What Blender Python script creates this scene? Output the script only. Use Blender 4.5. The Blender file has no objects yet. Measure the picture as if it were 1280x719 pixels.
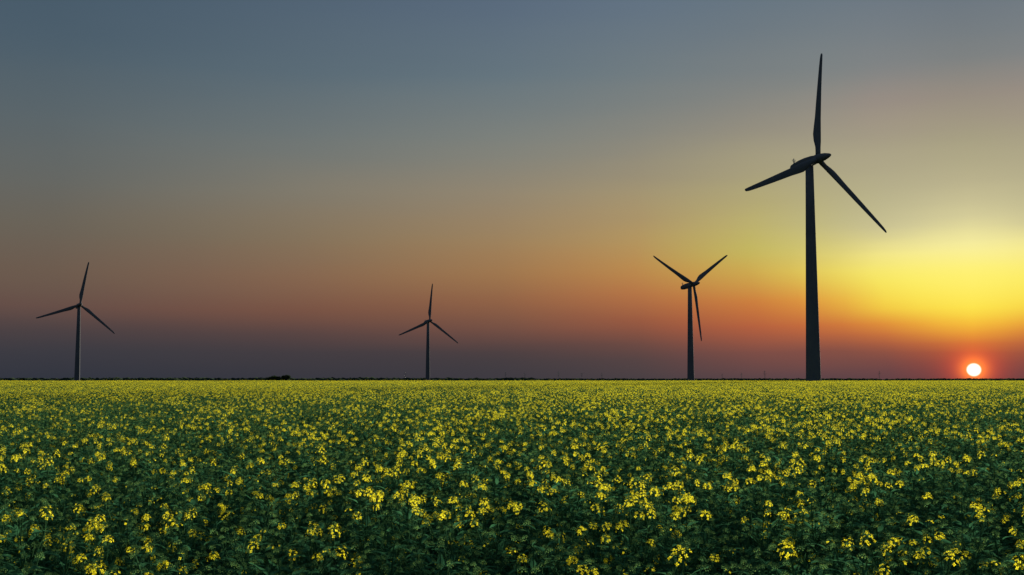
import bpy, math, random
import numpy as np
from mathutils import Vector, Matrix, Quaternion

# ------------------------------------------------------------------ camera, sky, sun, exposure
scene = bpy.context.scene
COL = scene.collection
R = math.radians
FPX, CX, CY, HORIZON = 1500.0, 640.0, 359.5, 472.5      # focal length and horizon in photo pixels
PITCH = math.atan((HORIZON - CY) / FPX)
EYE = 2.2
cam_data = bpy.data.cameras.new('camera')
cam_data.sensor_width = 36.0
cam_data.lens = FPX / 1280.0 * 36.0
cam_data.clip_start = 0.1
cam_data.clip_end = 40000.0
cam = bpy.data.objects.new('camera', cam_data)
cam.location = (0, 0, EYE)
cam.rotation_euler = (math.pi / 2 + PITCH, 0, 0)
COL.objects.link(cam)
scene.camera = cam

SUN_AZ = math.atan((1216 - CX) / FPX)                   # to the right of straight ahead
SUN_EL_DISC = R(0.36)
SUN_EL_LAMP = R(4.0)
SUN_STRENGTH = 5.0
SKY_STRENGTH = 0.5                                      # with the exposure below, the sky keeps its colours
vs = scene.view_settings
vs.view_transform = 'Standard'
vs.look = 'None'
vs.exposure = -math.log2(SKY_STRENGTH)
vs.gamma = 1.0
vs.use_curve_mapping = False


def lin(c):
    c = np.asarray(c, float) / 255.0
    return np.where(c <= 0.04045, c / 12.92, ((c + 0.055) / 1.055) ** 2.4)


# sky colours: columns by angle from the sun's bearing (degrees), each a list of (photo row, r, g, b)
SKY = [
    (0.0, [(0, 100, 114, 128), (90, 121, 127, 129), (150, 152, 142, 129), (200, 168, 162, 131), (250, 190, 182, 144), (282, 212, 204, 154), (318, 249, 240, 160), (350, 255, 242, 116), (392, 254, 231, 74), (415, 246, 182, 54), (426, 224, 130, 54), (436, 192, 90, 54), (452, 164, 66, 56), (472, 126, 58, 60)]),
    (3.6, [(0, 104, 118, 131), (90, 124, 130, 133), (150, 154, 142, 132), (200, 168, 160, 134), (260, 186, 180, 142), (298, 200, 193, 148), (322, 242, 231, 142), (360, 249, 234, 94), (385, 246, 214, 70), (410, 222, 134, 56), (424, 186, 98, 62), (440, 134, 76, 67), (456, 102, 66, 71), (472, 88, 62, 71)]),
    (6.3, [(0, 103, 118, 131), (100, 124, 131, 132), (160, 150, 144, 131), (220, 171, 164, 133), (285, 190, 183, 132), (318, 212, 200, 118), (350, 226, 203, 88), (380, 226, 156, 63), (410, 198, 106, 60), (438, 126, 75, 69), (472, 86, 64, 72)]),
    (9.1, [(0, 101, 117, 130), (100, 121, 128, 130), (160, 145, 140, 128), (220, 168, 160, 126), (280, 188, 178, 112), (320, 196, 185, 94), (350, 206, 166, 76), (380, 206, 124, 60), (410, 182, 94, 62), (440, 122, 74, 70), (472, 86, 66, 72)]),
    (15.3, [(0, 97, 114, 131), (100, 112, 124, 129), (180, 138, 136, 125), (240, 160, 146, 115), (300, 178, 147, 95), (340, 186, 134, 77), (370, 178, 113, 70), (400, 150, 87, 65), (430, 102, 71, 67), (450, 78, 65, 68), (472, 68, 62, 68)]),
    (21.4, [(0, 89, 106, 125), (100, 102, 118, 127), (180, 128, 131, 124), (240, 145, 134, 114), (300, 157, 130, 94), (340, 159, 119, 79), (380, 142, 96, 70), (410, 112, 77, 68), (438, 75, 63, 66), (455, 64, 60, 66), (472, 60, 58, 66)]),
    (33.0, [(0, 79, 97, 114), (100, 89, 106, 117), (180, 108, 116, 116), (240, 124, 120, 108), (300, 126, 111, 91), (350, 128, 98, 79), (390, 116, 80, 68), (418, 84, 67, 67), (440, 64, 60, 66), (472, 54, 55, 64)]),
    (43.1, [(0, 68, 88, 105), (80, 76, 94, 107), (160, 88, 100, 106), (230, 98, 102, 100), (290, 104, 98, 88), (350, 106, 90, 78), (390, 100, 78, 72), (418, 74, 65, 68), (440, 59, 59, 67), (472, 49, 53, 64)]),
    (90.0, [(0, 70, 90, 109), (160, 80, 94, 106), (290, 90, 92, 94), (350, 90, 84, 84), (420, 68, 64, 70), (472, 52, 56, 66)]),
    (180.0, [(0, 72, 90, 111), (160, 80, 92, 108), (290, 86, 88, 98), (350, 84, 80, 88), (420, 66, 64, 74), (472, 52, 56, 68)]),
]
ZENITH = (92, 110, 130)
EL_TOP = 18.0


def row_el(y):
    return math.degrees(PITCH + math.atan((CY - y) / FPX))


def build_world():
    w = bpy.data.worlds.new('World')
    scene.world = w
    w.use_nodes = True
    nt = w.node_tree
    N, L = nt.nodes, nt.links
    N.clear()
    out = N.new('ShaderNodeOutputWorld')
    bg = N.new('ShaderNodeBackground')
    L.new(bg.outputs[0], out.inputs[0])

    def m(op, a, b=None, c=None, clamp=False):
        n = N.new('ShaderNodeMath')
        n.operation = op
        n.use_clamp = clamp
        for i, v in enumerate((a, b, c)):
            if v is None:
                continue
            if isinstance(v, (int, float)):
                n.inputs[i].default_value = v
            else:
                L.new(v, n.inputs[i])
        return n.outputs[0]

    def mixc(f, a, b, blend='MIX'):
        n = N.new('ShaderNodeMix')
        n.data_type = 'RGBA'
        n.blend_type = blend
        n.clamp_factor = True
        for s, v in ((n.inputs[0], f), (n.inputs[6], a), (n.inputs[7], b)):
            if isinstance(v, (int, float)):
                s.default_value = v
            elif isinstance(v, (tuple, list, np.ndarray)):
                s.default_value = (*[float(q) for q in v[:3]], 1)
            else:
                L.new(v, s)
        return n.outputs[2]

    tc = N.new('ShaderNodeTexCoord')
    sep = N.new('ShaderNodeSeparateXYZ')
    L.new(tc.outputs['Generated'], sep.inputs[0])
    x, y, z = sep.outputs
    el = m('MULTIPLY', m('ARCSINE', z), 180 / math.pi)
    hor = m('SQRT', m('ADD', m('MULTIPLY', x, x), m('ADD', m('MULTIPLY', y, y), 1e-9)))
    ca = m('DIVIDE', m('ADD', m('MULTIPLY', x, math.sin(SUN_AZ)), m('MULTIPLY', y, math.cos(SUN_AZ))), hor)
    daz = m('MULTIPLY', m('ARCCOSINE', m('MINIMUM', m('MAXIMUM', ca, -1.0), 1.0)), 180 / math.pi)
    # thin uneven veils: stretch along the horizon
    mp = N.new('ShaderNodeMapping')
    mp.inputs['Scale'].default_value = (2.2, 2.2, 20.0)
    L.new(tc.outputs['Generated'], mp.inputs[0])
    nz = N.new('ShaderNodeTexNoise')
    nz.inputs['Scale'].default_value = 1.6
    nz.inputs['Detail'].default_value = 3.0
    nz.inputs['Roughness'].default_value = 0.45
    L.new(mp.outputs[0], nz.inputs['Vector'])
    veil = m('SUBTRACT', nz.outputs['Fac'], 0.5)
    elw = m('ADD', el, m('MULTIPLY', veil, 0.7))
    dazw = m('MAXIMUM', m('ADD', daz, m('MULTIPLY', veil, 2.0)), 0.0)

    # resample the table smoothly: 25 rows in elevation, 18 columns in bearing
    els = np.concatenate([np.linspace(0, 7.2, 19), np.linspace(7.9, EL_TOP, 12)])
    cols0 = np.array([c[0] for c in SKY])
    grid = []
    for _, rows in SKY:
        e = np.array([row_el(r[0]) for r in rows])[::-1]
        e[0] = 0.0
        v = np.array([lin(r[1:]) for r in rows])[::-1]
        fine = np.linspace(0, EL_TOP, 361)
        vi = np.stack([np.interp(fine, e, v[:, k]) for k in range(3)], 1)
        ker = np.hanning(15); ker /= ker.sum()
        vp = np.pad(vi, ((7, 7), (0, 0)), mode='edge')
        vi = np.stack([np.convolve(vp[:, k], ker, 'valid') for k in range(3)], 1)
        grid.append(np.stack([np.interp(els, fine, vi[:, k]) for k in range(3)], 1))
    grid = np.array(grid)
    fa = np.linspace(0, 180, 1441)
    g2 = np.empty((len(fa), len(els), 3))
    ker = np.hanning(31); ker /= ker.sum()
    for i in range(len(els)):
        for k in range(3):
            q = np.interp(fa, cols0, grid[:, i, k])
            q = np.concatenate([q[15:0:-1], q, q[-2:-17:-1]])
            g2[:, i, k] = np.convolve(q, ker, 'valid')
    ca_list = [0, 1.2, 2.4, 3.8, 5.5, 7.5, 9.5, 12, 15, 18, 21.5, 26, 31, 36, 42, 52, 70, 110, 180]
    fac = m('DIVIDE', elw, EL_TOP, clamp=True)
    cur = None
    for j, a in enumerate(ca_list):
        rp = N.new('ShaderNodeValToRGB')
        rp.color_ramp.interpolation = 'LINEAR'
        v = g2[int(round(a / 180 * 1440))]
        es = rp.color_ramp.elements
        while len(es) < len(els):
            es.new(0.5)
        for i, p in enumerate(els / EL_TOP):
            es[i].position = p
        for i in range(len(els)):
            es[i].color = (*v[i], 1)
        L.new(fac, rp.inputs[0])
        if cur is None:
            cur = rp.outputs[0]
        else:
            p = ca_list[j - 1]
            f = m('DIVIDE', m('SUBTRACT', dazw, p), a - p, clamp=True)
            cur = mixc(f, cur, rp.outputs[0])
    # towards the zenith
    up = m('DIVIDE', m('SUBTRACT', el, EL_TOP), 90 - EL_TOP, clamp=True)
    cur = mixc(up, cur, lin(ZENITH))
    # the physical sky, a small share of it
    st = N.new('ShaderNodeTexSky')
    st.sky_type = 'NISHITA'
    st.sun_disc = False
    st.sun_elevation = SUN_EL_LAMP
    st.sun_rotation = SUN_AZ
    st.air_density = 1.0
    st.dust_density = 1.5
    nish = mixc(1.0, st.outputs[0], (0.05, 0.05, 0.05), 'MULTIPLY')
    cur = mixc(0.008, cur, nish)
    # the sun itself, flattened a little, with its red aureole
    sd = Vector((math.sin(SUN_AZ) * math.cos(SUN_EL_DISC), math.cos(SUN_AZ) * math.cos(SUN_EL_DISC), math.sin(SUN_EL_DISC)))
    de = m('MULTIPLY', m('SUBTRACT', el, math.degrees(SUN_EL_DISC)), 1.06)
    dist = m('SQRT', m('ADD', m('MULTIPLY', de, de), m('MULTIPLY', daz, daz)))
    g1 = m('POWER', math.e, m('MULTIPLY', m('POWER', m('DIVIDE', dist, 0.50), 2.0), -1.0))
    g2n = m('POWER', math.e, m('MULTIPLY', m('POWER', m('DIVIDE', dist, 1.0), 2.0), -1.0))
    a1 = mixc(g2n, (0, 0, 0), (0.42, 0.028, 0.0))
    a2 = mixc(g1, (0, 0, 0), (0.95, 0.28, 0.01))
    cur = mixc(1.0, cur, a1, 'ADD')
    cur = mixc(1.0, cur, a2, 'ADD')
    disc = m('SUBTRACT', 1.0, m('DIVIDE', m('SUBTRACT', dist, 0.16), 0.17, clamp=True))
    cur = mixc(disc, cur, (3.0, 2.8, 2.4))
    L.new(cur, bg.inputs['Color'])
    bg.inputs['Strength'].default_value = SKY_STRENGTH


build_world()
sun_data = bpy.data.lights.new('sun', 'SUN')
sun_data.energy = SUN_STRENGTH
sun_data.angle = R(4.0)
sun_data.color = (1.0, 0.92, 0.74)
sun = bpy.data.objects.new('sun', sun_data)
sdir = Vector((math.sin(SUN_AZ) * math.cos(SUN_EL_LAMP), math.cos(SUN_AZ) * math.cos(SUN_EL_LAMP), math.sin(SUN_EL_LAMP)))
sun.rotation_euler = (-sdir).to_track_quat('-Z', 'Y').to_euler()
sun.location = (0, 0, 60)
COL.objects.link(sun)
scene.cycles.max_bounces = 8
scene.cycles.transmission_bounces = 6
scene.cycles.transparent_max_bounces = 4

# ------------------------------------------------------------------ materials


def mat(name):
    m_ = bpy.data.materials.new(name)
    m_.use_nodes = True
    nt = m_.node_tree
    nt.nodes.clear()
    return m_, nt.nodes, nt.links, nt.nodes.new('ShaderNodeOutputMaterial')


def ramp(N, stops):
    rp = N.new('ShaderNodeValToRGB')
    es = rp.color_ramp.elements
    while len(es) < len(stops):
        es.new(0.5)
    for i, (p, c) in enumerate(stops):
        es[i].position = p
        es[i].color = (*c, 1)
    return rp


def plant_mat(name, stops, translucent):
    m_, N, L, out = mat(name)
    at = N.new('ShaderNodeAttribute')
    at.attribute_name = 'var'
    rp = ramp(N, stops)
    L.new(at.outputs['Fac'], rp.inputs[0])
    pb = N.new('ShaderNodeBsdfDiffuse')
    L.new(rp.outputs[0], pb.inputs['Color'])
    tr = N.new('ShaderNodeBsdfTranslucent')
    L.new(rp.outputs[0], tr.inputs[0])
    mx = N.new('ShaderNodeMixShader')
    mx.inputs[0].default_value = translucent
    L.new(pb.outputs[0], mx.inputs[1])
    L.new(tr.outputs[0], mx.inputs[2])
    L.new(mx.outputs[0], out.inputs[0])
    return m_


def surface_mat(name, c1, c2, scale, rough=0.9, bump=0.0, detail=5, spec=0.2, coord='Object'):
    m_, N, L, out = mat(name)
    tc = N.new('ShaderNodeTexCoord')
    nz = N.new('ShaderNodeTexNoise')
    nz.inputs['Scale'].default_value = scale
    nz.inputs['Detail'].default_value = detail
    L.new(tc.outputs[coord], nz.inputs['Vector'])
    rp = ramp(N, [(0.3, c1), (0.7, c2)])
    L.new(nz.outputs['Fac'], rp.inputs[0])
    pb = N.new('ShaderNodeBsdfPrincipled')
    pb.inputs['Roughness'].default_value = rough
    pb.inputs['Specular IOR Level'].default_value = spec
    L.new(rp.outputs[0], pb.inputs['Base Color'])
    if bump:
        bp = N.new('ShaderNodeBump')
        bp.inputs['Strength'].default_value = bump
        L.new(nz.outputs['Fac'], bp.inputs['Height'])
        L.new(bp.outputs[0], pb.inputs['Normal'])
    L.new(pb.outputs[0], out.inputs[0])
    return m_


M_STEM = plant_mat('canola_stem', [(0, (0.035, 0.11, 0.05)), (1, (0.07, 0.17, 0.07))], 0.2)
M_LEAF = plant_mat('canola_leaf', [(0, (0.036, 0.135, 0.068)), (0.6, (0.062, 0.20, 0.092)), (1, (0.115, 0.25, 0.092))], 0.42)
M_PETAL = plant_mat('canola_petal', [(0, (0.68, 0.57, 0.014)), (0.5, (0.80, 0.73, 0.028)), (1, (0.88, 0.83, 0.06))], 0.55)
M_BUD = plant_mat('canola_bud', [(0, (0.075, 0.20, 0.08)), (0.7, (0.15, 0.29, 0.09)), (1, (0.32, 0.36, 0.06))], 0.35)
PLANT_MATS = [M_STEM, M_LEAF, M_PETAL, M_BUD]
M_SOIL = surface_mat('soil', (0.035, 0.028, 0.018), (0.05, 0.06, 0.025), 0.8, rough=1.0, spec=0.0)
M_PAINT = surface_mat('turbine_shaded_paint', (0.12, 0.13, 0.145), (0.145, 0.155, 0.17), 0.25, rough=0.9, spec=0.02)  # darker than real pale turbine paint: backlit silhouette shade put into the colour
M_BLADE = surface_mat('blade_shaded_gelcoat', (0.12, 0.13, 0.145), (0.145, 0.155, 0.17), 0.4, rough=0.9, spec=0.02)  # blades darkened likewise, their shade against the sky painted into the base colour
M_STEEL = surface_mat('galvanised_steel', (0.16, 0.17, 0.18), (0.22, 0.23, 0.24), 3.0, rough=0.5)
M_BARK = surface_mat('bark', (0.05, 0.04, 0.03), (0.09, 0.07, 0.05), 4.0, bump=0.4)
M_BUSH = plant_mat('bush_leaf', [(0, (0.02, 0.04, 0.018)), (1, (0.05, 0.08, 0.03))], 0.2)
M_WOOD = surface_mat('far_wood', (0.02, 0.035, 0.022), (0.04, 0.055, 0.03), 0.02, spec=0.0)

# ------------------------------------------------------------------ mesh helpers


class Geo:
    """triangles with a material number and a tone per triangle"""

    def __init__(self):
        self.v, self.t, self.m, self.a, self.n = [], [], [], [], 0

    def add(self, v, t, m_=0, a=0.5):
        v = np.asarray(v, float).reshape(-1, 3)
        t = np.asarray(t, int).reshape(-1, 3)
        self.v.append(v)
        self.t.append(t + self.n)
        self.m.append(np.full(len(t), m_) if np.isscalar(m_) else np.asarray(m_))
        self.a.append(np.full(len(t), a, float) if np.isscalar(a) else np.asarray(a))
        self.n += len(v)

    def put(self, g, mtx, tone=0.0):
        v, t, m_, a = g.arrays()
        M = np.array(mtx)
        self.add(v @ M[:3, :3].T + M[:3, 3], t, m_, np.clip(a + tone, 0, 1))

    def arrays(self):
        if len(self.v) != 1:
            self.v = [np.concatenate(self.v)]
            self.t = [np.concatenate(self.t)]
            self.m = [np.concatenate(self.m)]
            self.a = [np.concatenate(self.a)]
        return self.v[0], self.t[0], self.m[0], self.a[0]

    def mesh(self, name, mats, smooth=False):
        v, t, m_, a = self.arrays()
        me = bpy.data.meshes.new(name)
        me.vertices.add(len(v))
        me.vertices.foreach_set('co', v.astype(np.float32).ravel())
        me.loops.add(len(t) * 3)
        me.loops.foreach_set('vertex_index', t.astype(np.int32).ravel())
        me.polygons.add(len(t))
        me.polygons.foreach_set('loop_start', np.arange(0, len(t) * 3, 3, dtype=np.int32))
        used = sorted(set(m_.tolist()))
        for u in used:
            me.materials.append(mats[u])
        remap = {u: i for i, u in enumerate(used)}
        me.polygons.foreach_set('material_index', np.array([remap[q] for q in m_.tolist()], dtype=np.int32))
        if smooth:
            me.polygons.foreach_set('use_smooth', np.ones(len(t), dtype=bool))
        at = me.attributes.new('var', 'FLOAT', 'FACE')
        at.data.foreach_set('value', a.astype(np.float32))
        me.update(calc_edges=True)
        me.validate()
        return me


def link(name, data, parent=None, **props):
    o = bpy.data.objects.new(name, data)
    COL.objects.link(o)
    o.parent = parent
    for k, v in props.items():
        o[k] = v
    return o


def tube(g, pts, rads, sides, m_=0, a=0.5, cap=False):
    pts = [np.asarray(p, float) for p in pts]
    rings = []
    for i, p in enumerate(pts):
        d = pts[min(i + 1, len(pts) - 1)] - pts[max(i - 1, 0)]
        d = d / (np.linalg.norm(d) + 1e-12)
        u = np.cross(d, [0.3, 0.9, 0.1] if abs(d[2]) > 0.5 else [0, 0, 1.0])
        u /= np.linalg.norm(u) + 1e-12
        w = np.cross(d, u)
        ang = np.arange(sides) * 2 * math.pi / sides
        rings.append(p + rads[i] * (np.cos(ang)[:, None] * u + np.sin(ang)[:, None] * w))
    loft(g, rings, m_, a, cap)


def loft(g, rings, m_=0, a=0.5, cap=True):
    n = len(rings[0])
    v = np.concatenate(rings)
    t = []
    for i in range(len(rings) - 1):
        for k in range(n):
            p, q = i * n + k, i * n + (k + 1) % n
            t += [(p, q, q + n), (p, q + n, p + n)]
    if cap:
        c0, c1 = len(v), len(v) + 1
        v = np.concatenate([v, [rings[0].mean(0), rings[-1].mean(0)]])
        b = (len(rings) - 1) * n
        for k in range(n):
            t += [(c0, (k + 1) % n, k), (c1, b + k, b + (k + 1) % n)]
    g.add(v, t, m_, a)


def frame_to(d, roll=0.0):
    """rotation that takes +Z to d"""
    q = Vector(d).normalized().to_track_quat('Z', 'Y')
    return (q @ Quaternion((0, 0, 1), roll)).to_matrix().to_4x4()


# ------------------------------------------------------------------ ground


def ground_z(x, y):
    r = y
    z = np.interp(r, [-2000, 435, 560, 700, 820, 1000, 1240, 1700, 3000], [0, 0, -2.0, -8.0, -12.4, -14.6, -17.1, -18.0, -18.0])
    return z + 3.3 * np.exp(-(((x + 380) / 190) ** 2 + ((y - 1054) / 150) ** 2))


gx = np.concatenate([-np.geomspace(14000, 20, 46), np.linspace(-18, 18, 13), np.geomspace(20, 14000, 46)])
gy = np.concatenate([[-3000, -2000, -900, -250, -60], np.linspace(-20, 420, 30), np.linspace(440, 1500, 48), np.geomspace(1600, 16000, 20)])
gg = Geo()
XX, YY = np.meshgrid(gx, gy)
nx = len(gx)
tt = []
for j in range(len(gy) - 1):
    for i in range(nx - 1):
        p = j * nx + i
        tt += [(p, p + 1, p + nx + 1), (p, p + nx + 1, p + nx)]
gg.add(np.stack([XX.ravel(), YY.ravel(), ground_z(XX, YY).ravel()], 1), tt)
link('ground', gg.mesh('ground', [M_SOIL], True), kind='structure')

# ------------------------------------------------------------------ wind turbines
HUB_H, OVER, TILT = 77.7, 4.0, R(5)


def blade_mesh():
    g = Geo()
    st = [  # radius, chord, thickness, twist, share of the chord ahead of the axis
        (1.2, 1.75, 1.75, 14, .5), (2.4, 1.75, 1.75, 14, .5), (4.2, 2.0, 1.5, 14, .44), (6.4, 2.9, 1.3, 13, .34), (8.6, 3.25, .95, 11, .30),
        (11, 3.05, .75, 9, .30), (15, 2.6, .55, 6.5, .30), (20, 2.35, .42, 4, .30), (25, 2.05, .32, 2.2, .30), (30, 1.75, .24, 1, .31),
        (34, 1.5, .18, .3, .33), (37, 1.25, .13, 0, .36), (38.5, .95, .09, 0, .42), (38.95, .4, .04, 0, .5)]
    ang = np.arange(20) * 2 * math.pi / 20
    rings = []
    for r, c, th, tw, ahead in st:
        k = min(1, max(0, (r - 2.4) / 6.0))
        s = np.cos(ang)                                    # +1 leading edge, -1 trailing edge
        yy = c * ((s + 1) / 2 - (1 - ahead))
        tcl = np.sin(ang) * (1 - k * 0.75 * np.clip(-s, 0, 1)) * (th / 2)
        a = R(tw)
        rings.append(np.stack([tcl * math.cos(a) + yy * math.sin(a) + 0.00055 * r * r, yy * math.cos(a) - tcl * math.sin(a), np.full(20, r)], 1))
    loft(g, rings)
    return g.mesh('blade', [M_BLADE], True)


def tower_mesh():
    g = Geo()
    rings = []
    ang = np.arange(40) * 2 * math.pi / 40
    for z, r in ((-3.0, 2.62), (0, 2.55), (20, 2.22), (40, 1.90), (60, 1.58), (75.6, 1.36)):
        rings.append(np.stack([r * np.cos(ang), r * np.sin(ang), np.full(40, z)], 1))
    loft(g, rings)
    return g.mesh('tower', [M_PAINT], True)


def ring_mesh(r, z, h):
    g = Geo()
    ang = np.arange(40) * 2 * math.pi / 40
    loft(g, [np.stack([q * np.cos(ang), q * np.sin(ang), np.full(40, zz)], 1) for q, zz in ((r - .03, z - h), (r + .05, z - h * .6), (r + .05, z + h * .6), (r - .035, z + h))])
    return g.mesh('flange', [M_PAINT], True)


def nacelle_mesh():
    g = Geo()
    rings = []
    ang = np.arange(28) * 2 * math.pi / 28
    for x, w, h, zc in ((2.75, 2.3, 2.3, 0), (2.5, 2.9, 2.9, 0), (1.6, 3.1, 3.1, 0.0), (-1.2, 3.5, 3.5, -.2), (-4, 3.5, 3.4, -.4), (-6.4, 3.3, 3.0, -.65), (-7.6, 3.0, 2.6, -.75), (-8.1, 2.5, 2.1, -.8), (-8.2, 1.8, 1.5, -.8)):
        c, s = np.cos(ang), np.sin(ang)
        e = 0.55
        rings.append(np.stack([np.full(28, x), w / 2 * np.sign(c) * np.abs(c) ** e, zc + h / 2 * np.sign(s) * np.abs(s) ** e], 1))
    loft(g, rings)
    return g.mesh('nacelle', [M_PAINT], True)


def spinner_mesh():
    g = Geo()
    ang = np.arange(28) * 2 * math.pi / 28
    rings = [np.stack([np.full(28, x), r * np.cos(ang), r * np.sin(ang)], 1) for x, r in ((-1.35, 1.2), (-1.3, 1.55), (-.4, 1.6), (.8, 1.58), (2.0, 1.42), (3.2, 1.24), (4.4, .92), (5.3, .62), (5.8, .36), (5.95, .12))]
    loft(g, rings)
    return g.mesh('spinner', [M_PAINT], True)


def mast_mesh():
    g = Geo()
    tube(g, [(0, 0, -.5), (0, 0, 2.3)], [.28, .16], 6, cap=True)
    tube(g, [(0, -.75, 1.3), (0, .75, 1.3)], [.05, .05], 6, cap=True)
    for y in (-.7, .7):
        tube(g, [(0, y, 1.3), (0, y, 1.75)], [.05, .05], 6, cap=True)
        tube(g, [(-.16, y, 1.75), (.16, y, 1.85)], [.10, .04], 6, cap=True)
    return g.mesh('weather_mast', [M_STEEL])


TURB_MESH = dict(tower=tower_mesh(), nacelle=nacelle_mesh(), spinner=spinner_mesh(), weather_mast=mast_mesh(), blade=blade_mesh())
FLANGES = [ring_mesh(2.55 - .0163 * z, z, .12) for z in (26.0, 52.0)]


def turbine(hub, yaw, phi, label):
    yaw, phi = R(yaw), R(phi)
    bx, by = hub[0] - OVER * math.cos(yaw), hub[1] - OVER * math.sin(yaw)
    root = link('wind_turbine', None, label=label, category='wind turbine', group='wind turbines standing beyond the canola field')
    root.empty_display_size = 3
    root.location = (bx, by, hub[2] - HUB_H)
    root.rotation_euler = (0, 0, yaw)
    tw = link('tower', TURB_MESH['tower'], root)
    for f in FLANGES:
        link('flange', f, tw)
    na = link('nacelle', TURB_MESH['nacelle'], root)
    na.rotation_euler = (0, -TILT, 0)
    hz = HUB_H - OVER * math.tan(TILT)
    na.location = (0, 0, hz)
    wm = link('weather_mast', TURB_MESH['weather_mast'], na)
    wm.location = (-7.2, 0, .5)
    hubm = Matrix.Translation((OVER, 0, HUB_H)) @ Matrix.Rotation(-TILT, 4, 'Y')
    sp = link('spinner', TURB_MESH['spinner'], root)
    sp.matrix_local = hubm @ Matrix.Rotation(-phi, 4, 'X')
    for k in range(3):
        b = link('blade', TURB_MESH['blade'], root)
        b.matrix_local = hubm @ Matrix.Rotation(-(phi + k * 2 * math.pi / 3), 4, 'X')
    return root


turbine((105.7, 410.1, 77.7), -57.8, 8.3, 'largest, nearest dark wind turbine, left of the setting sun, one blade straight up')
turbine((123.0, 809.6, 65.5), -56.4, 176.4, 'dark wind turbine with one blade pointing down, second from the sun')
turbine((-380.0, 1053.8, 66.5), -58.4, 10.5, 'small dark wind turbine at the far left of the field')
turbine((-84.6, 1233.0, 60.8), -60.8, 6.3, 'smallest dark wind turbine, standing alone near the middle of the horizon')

# ------------------------------------------------------------------ bushes at the far edge of the field


def bush(px, y, w, h, seed, label):
    rng = np.random.default_rng(seed)
    x = (px - CX) / FPX * y
    root = link('bush', None, label=label, category='bush', group='bushes at the far edge of the field')
    root.location = (x, y, float(ground_z(x, y)))
    g = Geo()
    limbs = []
    for i in range(7):
        a, s = rng.uniform(0, 6.28), rng.uniform(.2, .75)
        tip = np.array([math.cos(a) * w * .42 * s, math.sin(a) * w * .42 * s, h * rng.uniform(.55, .85)])
        tube(g, [(0.1 * math.cos(a), 0.1 * math.sin(a), -.1), tip * [.4, .4, .45], tip], [.11, .07, .025], 5)
        limbs.append(tip)
    link('trunk', g.mesh('trunk', [M_BARK]), root)
    c = Geo()
    n = 2600
    cl = [(p * np.array([1, 1, .85]), rng.uniform(.5, 1.0)) for p in limbs for _ in range(3)]
    for i in range(n):
        p0, s = cl[rng.integers(len(cl))]
        o = rng.normal(size=3)
        o *= rng.uniform(.3, 1) ** .5 / np.linalg.norm(o)
        p = p0 + o * np.array([w * .22, w * .22, h * .22]) * s
        p[2] = max(p[2], .15)
        d = rng.normal(size=(2, 3))
        d[0] /= np.linalg.norm(d[0]); d[1] = np.cross(d[0], d[1]); d[1] /= np.linalg.norm(d[1])
        q = .11 + .12 * rng.random()
        c.add([p - d[0] * q, p + d[1] * q * .6, p + d[0] * q, p - d[1] * q * .6], [(0, 1, 2), (0, 2, 3)], 0, rng.random())
    link('crown', c.mesh('crown', [M_BUSH]), root)


bush(342, 462, 7.6, 4.2, 1, 'broad dark bush on the horizon right of the leftmost turbine')
bush(358.5, 466, 4.4, 4.5, 2, 'narrow rounded dark bush just right of the broad one on the horizon')
bush(30, 470, 3.4, 3.2, 3, 'low dark bush on the horizon at the left edge, left of the turbine')

# ------------------------------------------------------------------ power pylons far off


def pylon_parts(h):
    g = Geo()
    b, t = h * .085, h * .014
    zs = [0, .22, .42, .58, .72, .84, 1.0]

    def cor(z):
        k = b + (t - b) * (z / .62 if z < .62 else 1)
        return [np.array([sx * k, sy * k, z * h]) for sx, sy in ((1, 1), (-1, 1), (-1, -1), (1, -1))]
    for i in range(len(zs) - 1):
        lo, hi = cor(zs[i]), cor(zs[i + 1])
        for k in range(4):
            tube(g, [lo[k], hi[k]], [.16, .14], 4)
            tube(g, [lo[k], hi[(k + 1) % 4]], [.09, .09], 3)
            tube(g, [hi[k], hi[(k + 1) % 4]], [.09, .09], 3)
    arms = []
    for z, wd in ((.66, .15), (.78, .19), (.9, .13)):
        a = Geo()
        for s in (-1, 1):
            tip = (s * wd * h, 0, z * h)
            for sy in (-t, t):
                tube(a, [(s * t, sy, z * h), tip], [.12, .08], 4)
                tube(a, [(s * t, sy, (z + .05) * h), tip], [.12, .08], 4)
        arms.append(a.mesh('crossarm', [M_STEEL]))
    return g.mesh('lattice_mast', [M_STEEL]), arms


PYL = pylon_parts(46.0)


def pylon(px, top_py, label, rot=.35):
    # 46 m tall: how high it reaches over the horizon gives its distance over the plain
    up = HORIZON - top_py
    y = (46.0 - 18.0 - EYE) * FPX / up
    x = (px - CX) / FPX * y
    root = link('power_pylon', None, label=label, category='pylon', group='power pylons along the horizon')
    root.location = (x, y, float(ground_z(x, y)))
    root.rotation_euler = (0, 0, rot)
    link('lattice_mast', PYL[0], root)
    for a in PYL[1]:
        link('crossarm', a, root)


pylon(1098, 464, 'thin lattice power pylon between the nearest turbine and the setting sun')
pylon(955, 463.5, 'thin lattice power pylon on the horizon just left of the nearest turbine')
pylon(926, 466, 'faint power pylon midway between the two right-hand turbines')
pylon(902, 467, 'faint power pylon a little right of the turbine with a downward blade')
pylon(752, 466, 'faint power pylon in the gap left of the turbine with a downward blade')
pylon(727, 466, 'faint power pylon second left of the turbine with a downward blade')
pylon(698, 464.5, 'tallest of the faint power pylons between the two middle turbines')
pylon(656, 466, 'faint power pylon third in the row right of the smallest turbine')
pylon(632, 465, 'faint power pylon nearest on the right to the smallest turbine')
pylon(507, 465, 'faint power pylon close on the left of the smallest turbine')

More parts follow.
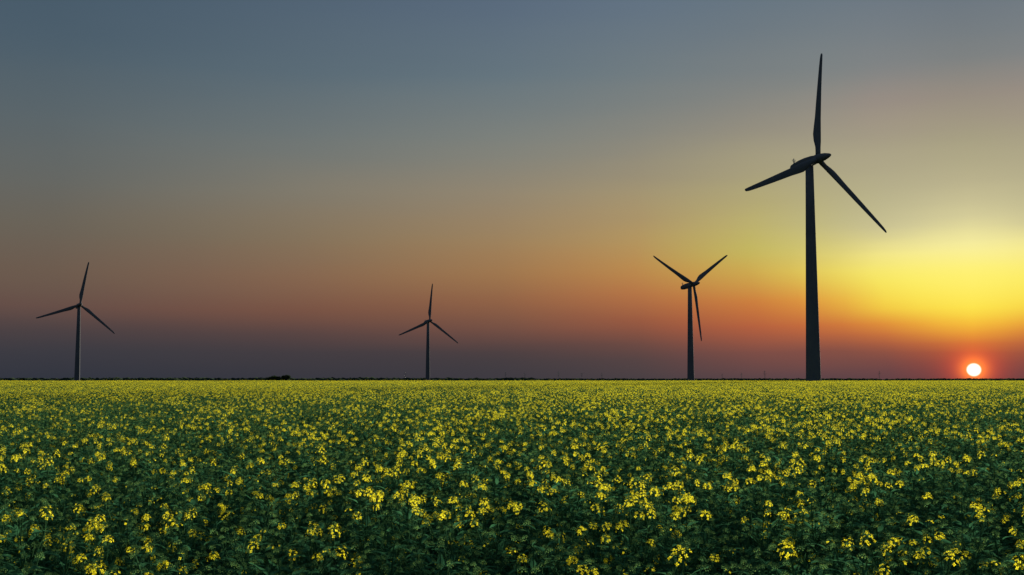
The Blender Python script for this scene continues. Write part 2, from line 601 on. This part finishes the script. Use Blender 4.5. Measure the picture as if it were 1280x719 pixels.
# ------------------------------------------------------------------ wooded skyline
rng = np.random.default_rng(5)
ICO_V = []
ph = (1 + 5 ** .5) / 2
for s1 in (-1, 1):
    for s2 in (-1, 1):
        ICO_V += [(0, s1, s2 * ph), (s1, s2 * ph, 0), (s2 * ph, 0, s1)]
ICO_V = np.array(ICO_V) / math.hypot(1, ph)
ICO_T = []
for i in range(12):
    for j in range(i + 1, 12):
        for k in range(j + 1, 12):
            d = [np.linalg.norm(ICO_V[a] - ICO_V[b]) for a, b in ((i, j), (j, k), (i, k))]
            if max(d) < 1.1:
                n = np.cross(ICO_V[j] - ICO_V[i], ICO_V[k] - ICO_V[i])
                ICO_T.append((i, j, k) if n @ ICO_V[i] > 0 else (i, k, j))
wood = Geo()
for i in range(7000):
    az = R(rng.uniform(-52, 52))
    left = az < R(1)
    dist = rng.uniform(3000, 4200) if left else rng.uniform(4200, 6200)
    gap = math.sin(az * 37) + .7 * math.sin(az * 91 + 1)
    hgt = (rng.uniform(17, 22) if left else rng.uniform(15.5, 19.5)) * (1 if gap > -.6 else .95)
    x, y = dist * math.sin(az), dist * math.cos(az)
    wr = rng.uniform(9, 26)
    v = ICO_V * np.array([wr, wr, hgt * .55]) * (1 + .12 * rng.normal(size=(12, 1)))
    v = v + [x, y, -18.0 + hgt * .45]
    wood.add(v, ICO_T)
link('distant_wood', wood.mesh('distant_wood', [M_WOOD]), kind='stuff', label='dark band of distant woodland along the horizon', category='woodland')

# ------------------------------------------------------------------ canola: flowers, heads, leaves, plants


def petal_flower(g, p, n, size, rng, tone):
    M = np.array(frame_to(n, rng.uniform(0, 6.28)))[:3, :3]
    for k in range(4):
        a = k * math.pi / 2 + rng.uniform(-.15, .15)
        c, s = math.cos(a), math.sin(a)
        cup = rng.uniform(-.15, .45)
        q = np.array([(0.06, 0, 0), (.62, .40, cup * .5), (1.0, 0.14, cup), (1.0, -.14, cup), (.62, -.40, cup * .5)]) * size
        q = np.stack([q[:, 0] * c - q[:, 1] * s, q[:, 0] * s + q[:, 1] * c, q[:, 2]], 1)
        g.add(q @ M.T + p, [(0, 1, 2), (0, 2, 3), (0, 3, 4)], 2, min(1, max(0, tone + rng.uniform(-.2, .2))))


OCT_V = np.array([(1, 0, 0), (0, 1, 0), (-1, 0, 0), (0, -1, 0), (0, 0, 1.5), (0, 0, -1.2)])
OCT_T = [(0, 1, 4), (1, 2, 4), (2, 3, 4), (3, 0, 4), (1, 0, 5), (2, 1, 5), (3, 2, 5), (0, 3, 5)]


def head_geo(rng, n_open, tall, n_bud, low=False):
    """a raceme: stalk, buds in the middle of the top, open flowers round and below them"""
    g = Geo()
    top = .045 + tall
    tube(g, [(0, 0, -.01), (0, 0, top * .5), (rng.uniform(-.005, .005), rng.uniform(-.005, .005), top)], [.0028, .0024, .002], 3, 0, .5)
    for i in range(n_bud):
        RB = .017 if n_bud < 20 else .027
        a, r = i * 2.4, RB * math.sqrt((i + .5) / n_bud)
        p = np.array([math.cos(a) * r, math.sin(a) * r, top + .006 + RB * .8 * (1 - (r / RB) ** 2) + rng.uniform(-.003, .003)])
        s = rng.uniform(.0030, .0045) if n_bud < 20 else rng.uniform(.0042, .0062)
        M = np.array(frame_to((p[0] * 25, p[1] * 25, 1)))[:3, :3]
        g.add((OCT_V * s) @ M.T + p, OCT_T[:4], 3, rng.uniform(.1, .8))
    for i in range(n_open):
        f = (i + .5) / n_open
        a = i * 2.4 + rng.uniform(-.4, .4)
        r = .018 + .018 * math.sin(min(1, f * 1.3) * 1.57) + rng.uniform(-.004, .006)
        p = np.array([math.cos(a) * r, math.sin(a) * r, top + .004 - f * (.03 + tall) + rng.uniform(-.006, .006)])
        n = (math.cos(a) * (.35 + f), math.sin(a) * (.35 + f), 1.0 - .5 * f + rng.uniform(-.25, .25))
        st = np.array([0, 0, p[2] - .018])
        w = np.array([-math.sin(a), math.cos(a), 0]) * .0012
        g.add([st - w, st + w, p], [(0, 1, 2)], 0, .7)
        petal_flower(g, p, n, rng.uniform(.0095, .0130), rng, .35 + .3 * rng.random())
    for i in range(6 if tall < .05 else 11):                # young pods below the flowers
        a = rng.uniform(0, 6.28)
        z0 = rng.uniform(-.10, .0)
        d = np.array([math.cos(a), math.sin(a), rng.uniform(.5, 1.2)])
        st = np.array([0, 0, z0])
        w = np.array([-math.sin(a), math.cos(a), 0]) * .0016
        ln = rng.uniform(.025, .045)
        g.add([st, st + d * ln * .6 + w, st + d * ln, st + d * ln * .6 - w], [(0, 1, 2), (0, 2, 3)], 0, rng.uniform(.3, .9))
    tube(g, [(0, 0, -.10), (0, 0, 0)], [.0032, .0028], 3, 0, .5)
    return g


def leaf_geo(rng, lobed):
    """unit-length leaf along +X, folded along its midrib and drooping"""
    g = Geo()
    xs = [0, .12, .28, .45, .62, .8, 1.0]
    wd = [.03, .05, .12, .10, .17, .12, .0] if lobed else [.05, .11, .145, .14, .115, .07, 0]
    droop = rng.uniform(.15, .6)
    v = []
    for x, w in zip(xs, wd):
        w *= rng.uniform(.8, 1.25)
        z = .1 * x - droop * x * x
        wave = rng.uniform(-.025, .025)
        v += [(x, w, z + w * .35 + wave), (x, 0, z), (x, -w, z + w * .35 - wave)]
    t = []
    for i in range(len(xs) - 1):
        for k in (0, 1):
            p = i * 3 + k
            t += [(p, p + 1, p + 4), (p, p + 4, p + 3)]
    g.add(v, t, 1, np.clip(rng.uniform(.2, .7) + rng.normal(size=len(t)) * .06, 0, 1))
    return g


rng = np.random.default_rng(11)
HEADS_OPEN = [head_geo(rng, int(rng.integers(16, 30)), float(rng.choice([0, .01, .02, .05])), 12) for _ in range(9)]
HEADS_SOME = [head_geo(rng, int(rng.integers(2, 6)), 0.0, 22) for _ in range(4)]
HEADS_BUD = [head_geo(rng, 0, 0.0, int(rng.integers(22, 32))) for _ in range(5)]
HEADS = HEADS_OPEN + HEADS_SOME + HEADS_BUD
LEAVES = [leaf_geo(rng, i < 3) for i in range(9)]


def bez(p0, p1, p2, n):
    t = np.linspace(0, 1, n)[:, None]
    return (1 - t) ** 2 * p0 + 2 * t * (1 - t) * p1 + t * t * p2


class Plant:
    pass


def make_plant(rng, open_share):
    P = Plant()
    H = rng.uniform(.92, 1.12)
    lean = rng.normal(size=2) * .07
    top = np.array([lean[0], lean[1], H])
    main = bez(np.zeros(3), np.array([lean[0] * .2, lean[1] * .2, H * .55]), top, 6)
    P.stem = Geo()
    tube(P.stem, main, np.linspace(.007, .0035, 6), 5, 0, .4)
    tips = [(top, main[-1] - main[-2])]
    nb = int(rng.integers(7, 10))
    a0 = rng.uniform(0, 6.28)
    for b in range(nb):
        f = rng.uniform(.42, .8)
        i = f * 5
        p = main[int(i)] + (main[int(i) + 1] - main[int(i)]) * (i - int(i))
        a = a0 + b * 2.4 + rng.uniform(-.4, .4)
        out = rng.uniform(.07, .31)
        tipz = H * rng.uniform(.72, .97)
        tip = np.array([p[0] + math.cos(a) * out, p[1] + math.sin(a) * out, tipz])
        mid = np.array([p[0] + math.cos(a) * out * .75, p[1] + math.sin(a) * out * .75, p[2] + (tipz - p[2]) * .45])
        br = bez(p, mid, tip, 4)
        tube(P.stem, br, [.004, .0036, .0032, .0028], 3, 0, .55)
        tips.append((tip, br[-1] - br[-2]))
        for q in range(4):                                  # small clasping leaves on the branch
            w0 = br[1] + (br[3] - br[1]) * rng.random()
            aa, ln = rng.uniform(0, 6.28), rng.uniform(.03, .075)
            dd = np.array([math.cos(aa), math.sin(aa), rng.uniform(-.1, .9)])
            ww = np.array([-math.sin(aa), math.cos(aa), 0]) * ln * rng.uniform(.16, .28)
            P.stem.add([w0, w0 + dd * ln * .45 + ww, w0 + dd * ln - [0, 0, ln * .3], w0 + dd * ln * .45 - ww], [(0, 1, 2), (0, 2, 3)], 1, rng.uniform(.1, .9))
    P.heads = []
    for k, (tip, d) in enumerate(tips):
        d = d / np.linalg.norm(d) + rng.normal(size=3) * .12
        u = rng.random() * (.3 if k == 0 else 1.0) + (0 if k == 0 else .12 * (1 - tip[2] / H))
        if u < open_share:
            h = int(rng.integers(len(HEADS_OPEN)))
            rise = rng.uniform(.03, .09)
            tube(P.stem, [tip, tip + d * rise], [.0030, .0028], 3, 0, .6)
            tip = tip + d * rise
        elif u < open_share + .08:
            h = len(HEADS_OPEN) + int(rng.integers(len(HEADS_SOME)))
        else:
            h = len(HEADS_OPEN) + len(HEADS_SOME) + int(rng.integers(len(HEADS_BUD)))
        s = rng.uniform(.66, 1.05)
        P.heads.append((h, Matrix.Translation(tip.tolist()) @ frame_to(d, rng.uniform(0, 6.28)) @ Matrix.Scale(s, 4)))
    P.leaves = []
    nl = 24
    for k in range(nl):
        f = .22 + .70 * (k + rng.random()) / nl
        i = min(f * 5, 4.99)
        p = main[int(i)] + (main[int(i) + 1] - main[int(i)]) * (i - int(i))
        a = k * 2.4 + rng.uniform(-.5, .5)
        up = rng.uniform(.15, .8)
        big = f < .5
        ln = rng.uniform(.16, .26) if big else rng.uniform(.07, .15)
        li = int(rng.integers(0, 3)) if big else int(rng.integers(3, 9))
        off = rng.uniform(0, .10) if not big else 0
        M = Matrix.Translation((p + np.array([math.cos(a), math.sin(a), .3]) * off).tolist()) @ Matrix.Rotation(a, 4, 'Z') @ Matrix.Rotation(-up, 4, 'Y') @ Matrix.Rotation(rng.uniform(-.5, .5), 4, 'X') @ Matrix.Scale(ln, 4)
        P.leaves.append((li, M))
    return P


def combined(P):
    g = Geo()
    g.put(P.stem, Matrix())
    for li, M in P.leaves:
        g.put(LEAVES[li], M)
    for h, M in P.heads:
        g.put(HEADS[h], M)
    return g


NPV = 14
PLANTS = [make_plant(rng, sh) for sh in np.linspace(.0, .24, NPV)]
COMB = [combined(P) for P in PLANTS]


def rot_scale(rng, x, y, s, tilt=.06):
    return Matrix.Translation((x, y, 0)) @ Matrix.Rotation(rng.uniform(0, 6.28), 4, 'Z') @ Matrix.Rotation(rng.normal() * tilt, 4, 'X') @ Matrix.Diagonal((s, s, s * rng.uniform(.93, 1.08), 1))


def spots(rng, x0, y0, size, n):
    st = size / n
    return [(x0 + (i + rng.random()) * st, y0 + (j + rng.random()) * st) for i in range(n) for j in range(n)]


# meshes that the field repeats: single plants and 2 m squares of plants
SRC = bpy.data.collections.new('canola_sources')
n_src = 0


def add_source(g):
    global n_src
    o = bpy.data.objects.new('canola_source.%03d' % n_src, g.mesh('canola_source.%03d' % n_src, PLANT_MATS))
    SRC.objects.link(o)
    n_src += 1


PER = 6                                                     # plants per 2 m, each way
for g in COMB:
    add_source(g)
NT = 8
for t in range(NT):
    g = Geo()
    for x, y in spots(rng, -1, -1, 2.0, PER):
        i = int(np.clip(rng.normal(NPV * (.12 + .05 * t), NPV * .25), 0, NPV - 1))
        g.put(COMB[i], rot_scale(rng, x, y, rng.uniform(.85, 1.15)), rng.uniform(-.12, .12))
    add_source(g)

def project(x, y, z):
    d = y * math.cos(PITCH) + (z - EYE) * math.sin(PITCH)
    v = -y * math.sin(PITCH) + (z - EYE) * math.cos(PITCH)
    return CX + FPX * x / d, CY - FPX * v / d


def density(x, y):
    return math.sin(x * .31 + 1.3 * math.sin(y * .11)) * .5 + math.sin(y * .23 + x * .07) * .5


rng = np.random.default_rng(21)
pts, idx, rots, scl, near = [], [], [], [], []
EDGE = 436.0
for cy in np.arange(3.0, 21.0, 2.0):                         # near: plant by plant
    half = math.ceil((cy + 2) * .55 / 2 + 2) * 2
    for cx in np.arange(-half, half, 2.0):
        for x, y in spots(rng, cx, cy, 2.0, PER):
            i = int(np.clip(rng.normal(NPV * (.05 + .011 * y + .16 * density(x, y)), NPV * .26), 0, NPV - 1))
            near.append((x, y, i, rng.uniform(0, 6.28), rng.uniform(.85, 1.15), rng.normal() * .05))
NEAR_END = 21.0
seen = []
for k, (x, y, i, r, s, t) in enumerate(near):
    px, py = project(x, y, 1.02 * s)
    if -4 < px < 1284 and py < 714:
        seen.append((math.hypot(x, y), k))
seen.sort()
single = set(k for _, k in seen[:300])
for k, (x, y, i, r, s, t) in enumerate(near):
    if k in single:
        continue
    pts.append((x, y, 0)); idx.append(i); rots.append((t, 0, r)); scl.append(s)
for cy in np.arange(NEAR_END, EDGE - 1, 2.0):
    half = math.ceil((cy + 2) * .58 / 2 + 3) * 2
    for cx in np.arange(-half, half, 2.0):
        if math.hypot(cx + 1 - 103.6, cy + 1 - 413.5) < 4.5:
            continue
        pts.append((cx + 1, cy + 1, rng.uniform(-.03, .03)))
        idx.append(NPV + int(np.clip(rng.normal(2.7 + 2.2 * min(1.0, cy / 100) + 2 * density(cx * (.4 + 6 / (cy + 6)), cy * (.4 + 6 / (cy + 6))), 1.8), 0, NT - 1)))
        rots.append((0, 0, rng.integers(4) * math.pi / 2)); scl.append(1.0)

me = bpy.data.meshes.new('canola_field')
me.vertices.add(len(pts))
me.vertices.foreach_set('co', np.array(pts, np.float32).ravel())
a = me.attributes.new('source', 'INT', 'POINT'); a.data.foreach_set('value', np.array(idx, np.int32))
a = me.attributes.new('turn', 'FLOAT_VECTOR', 'POINT'); a.data.foreach_set('vector', np.array(rots, np.float32).ravel())
a = me.attributes.new('size', 'FLOAT', 'POINT'); a.data.foreach_set('value', np.array(scl, np.float32))
me.update()
field = link('canola_field', me, kind='stuff', label='flowering yellow canola crop covering the field to the horizon', category='crop')
ng = bpy.data.node_groups.new('canola_field', 'GeometryNodeTree')
ng.interface.new_socket('Geometry', in_out='INPUT', socket_type='NodeSocketGeometry')
ng.interface.new_socket('Geometry', in_out='OUTPUT', socket_type='NodeSocketGeometry')
N, L = ng.nodes, ng.links
gi, go = N.new('NodeGroupInput'), N.new('NodeGroupOutput')
ci = N.new('GeometryNodeCollectionInfo')
ci.inputs['Collection'].default_value = SRC
ci.inputs['Separate Children'].default_value = True
ci.inputs['Reset Children'].default_value = True
ip = N.new('GeometryNodeInstanceOnPoints')
ip.inputs['Pick Instance'].default_value = True


def named(kind, name):
    n = N.new('GeometryNodeInputNamedAttribute')
    n.data_type = kind
    n.inputs['Name'].default_value = name
    return n.outputs['Attribute']


L.new(gi.outputs[0], ip.inputs['Points'])
L.new(ci.outputs[0], ip.inputs['Instance'])
L.new(named('INT', 'source'), ip.inputs['Instance Index'])
L.new(named('FLOAT_VECTOR', 'turn'), ip.inputs['Rotation'])
L.new(named('FLOAT', 'size'), ip.inputs['Scale'])
L.new(ip.outputs[0], go.inputs[0])
md = field.modifiers.new('canola_field', 'NODES')
md.node_group = ng

# the 300 plants that show largest, each one a thing with its parts
STEM_ME = [P.stem.mesh('stem', PLANT_MATS) for P in PLANTS]
LEAF_ME = [g.mesh('leaf', PLANT_MATS) for g in LEAVES]
HEAD_ME = [g.mesh('flower_head', PLANT_MATS) for g in HEADS]
for k in sorted(single):
    x, y, i, r, s, t = near[k]
    root = link('canola_plant', None, label='leafy green canola plant with flower heads in the front of the field',
                category='canola plant', group='canola plants in the front of the field')
    root.empty_display_size = .1
    root.location = (x, y, 0)
    root.rotation_euler = (t, 0, r)
    root.scale = (s, s, s)
    link('stem', STEM_ME[i], root)
    for li, M in PLANTS[i].leaves:
        link('leaf', LEAF_ME[li], root).matrix_local = M
    for h, M in PLANTS[i].heads:
        link('flower_head', HEAD_ME[h], root).matrix_local = M
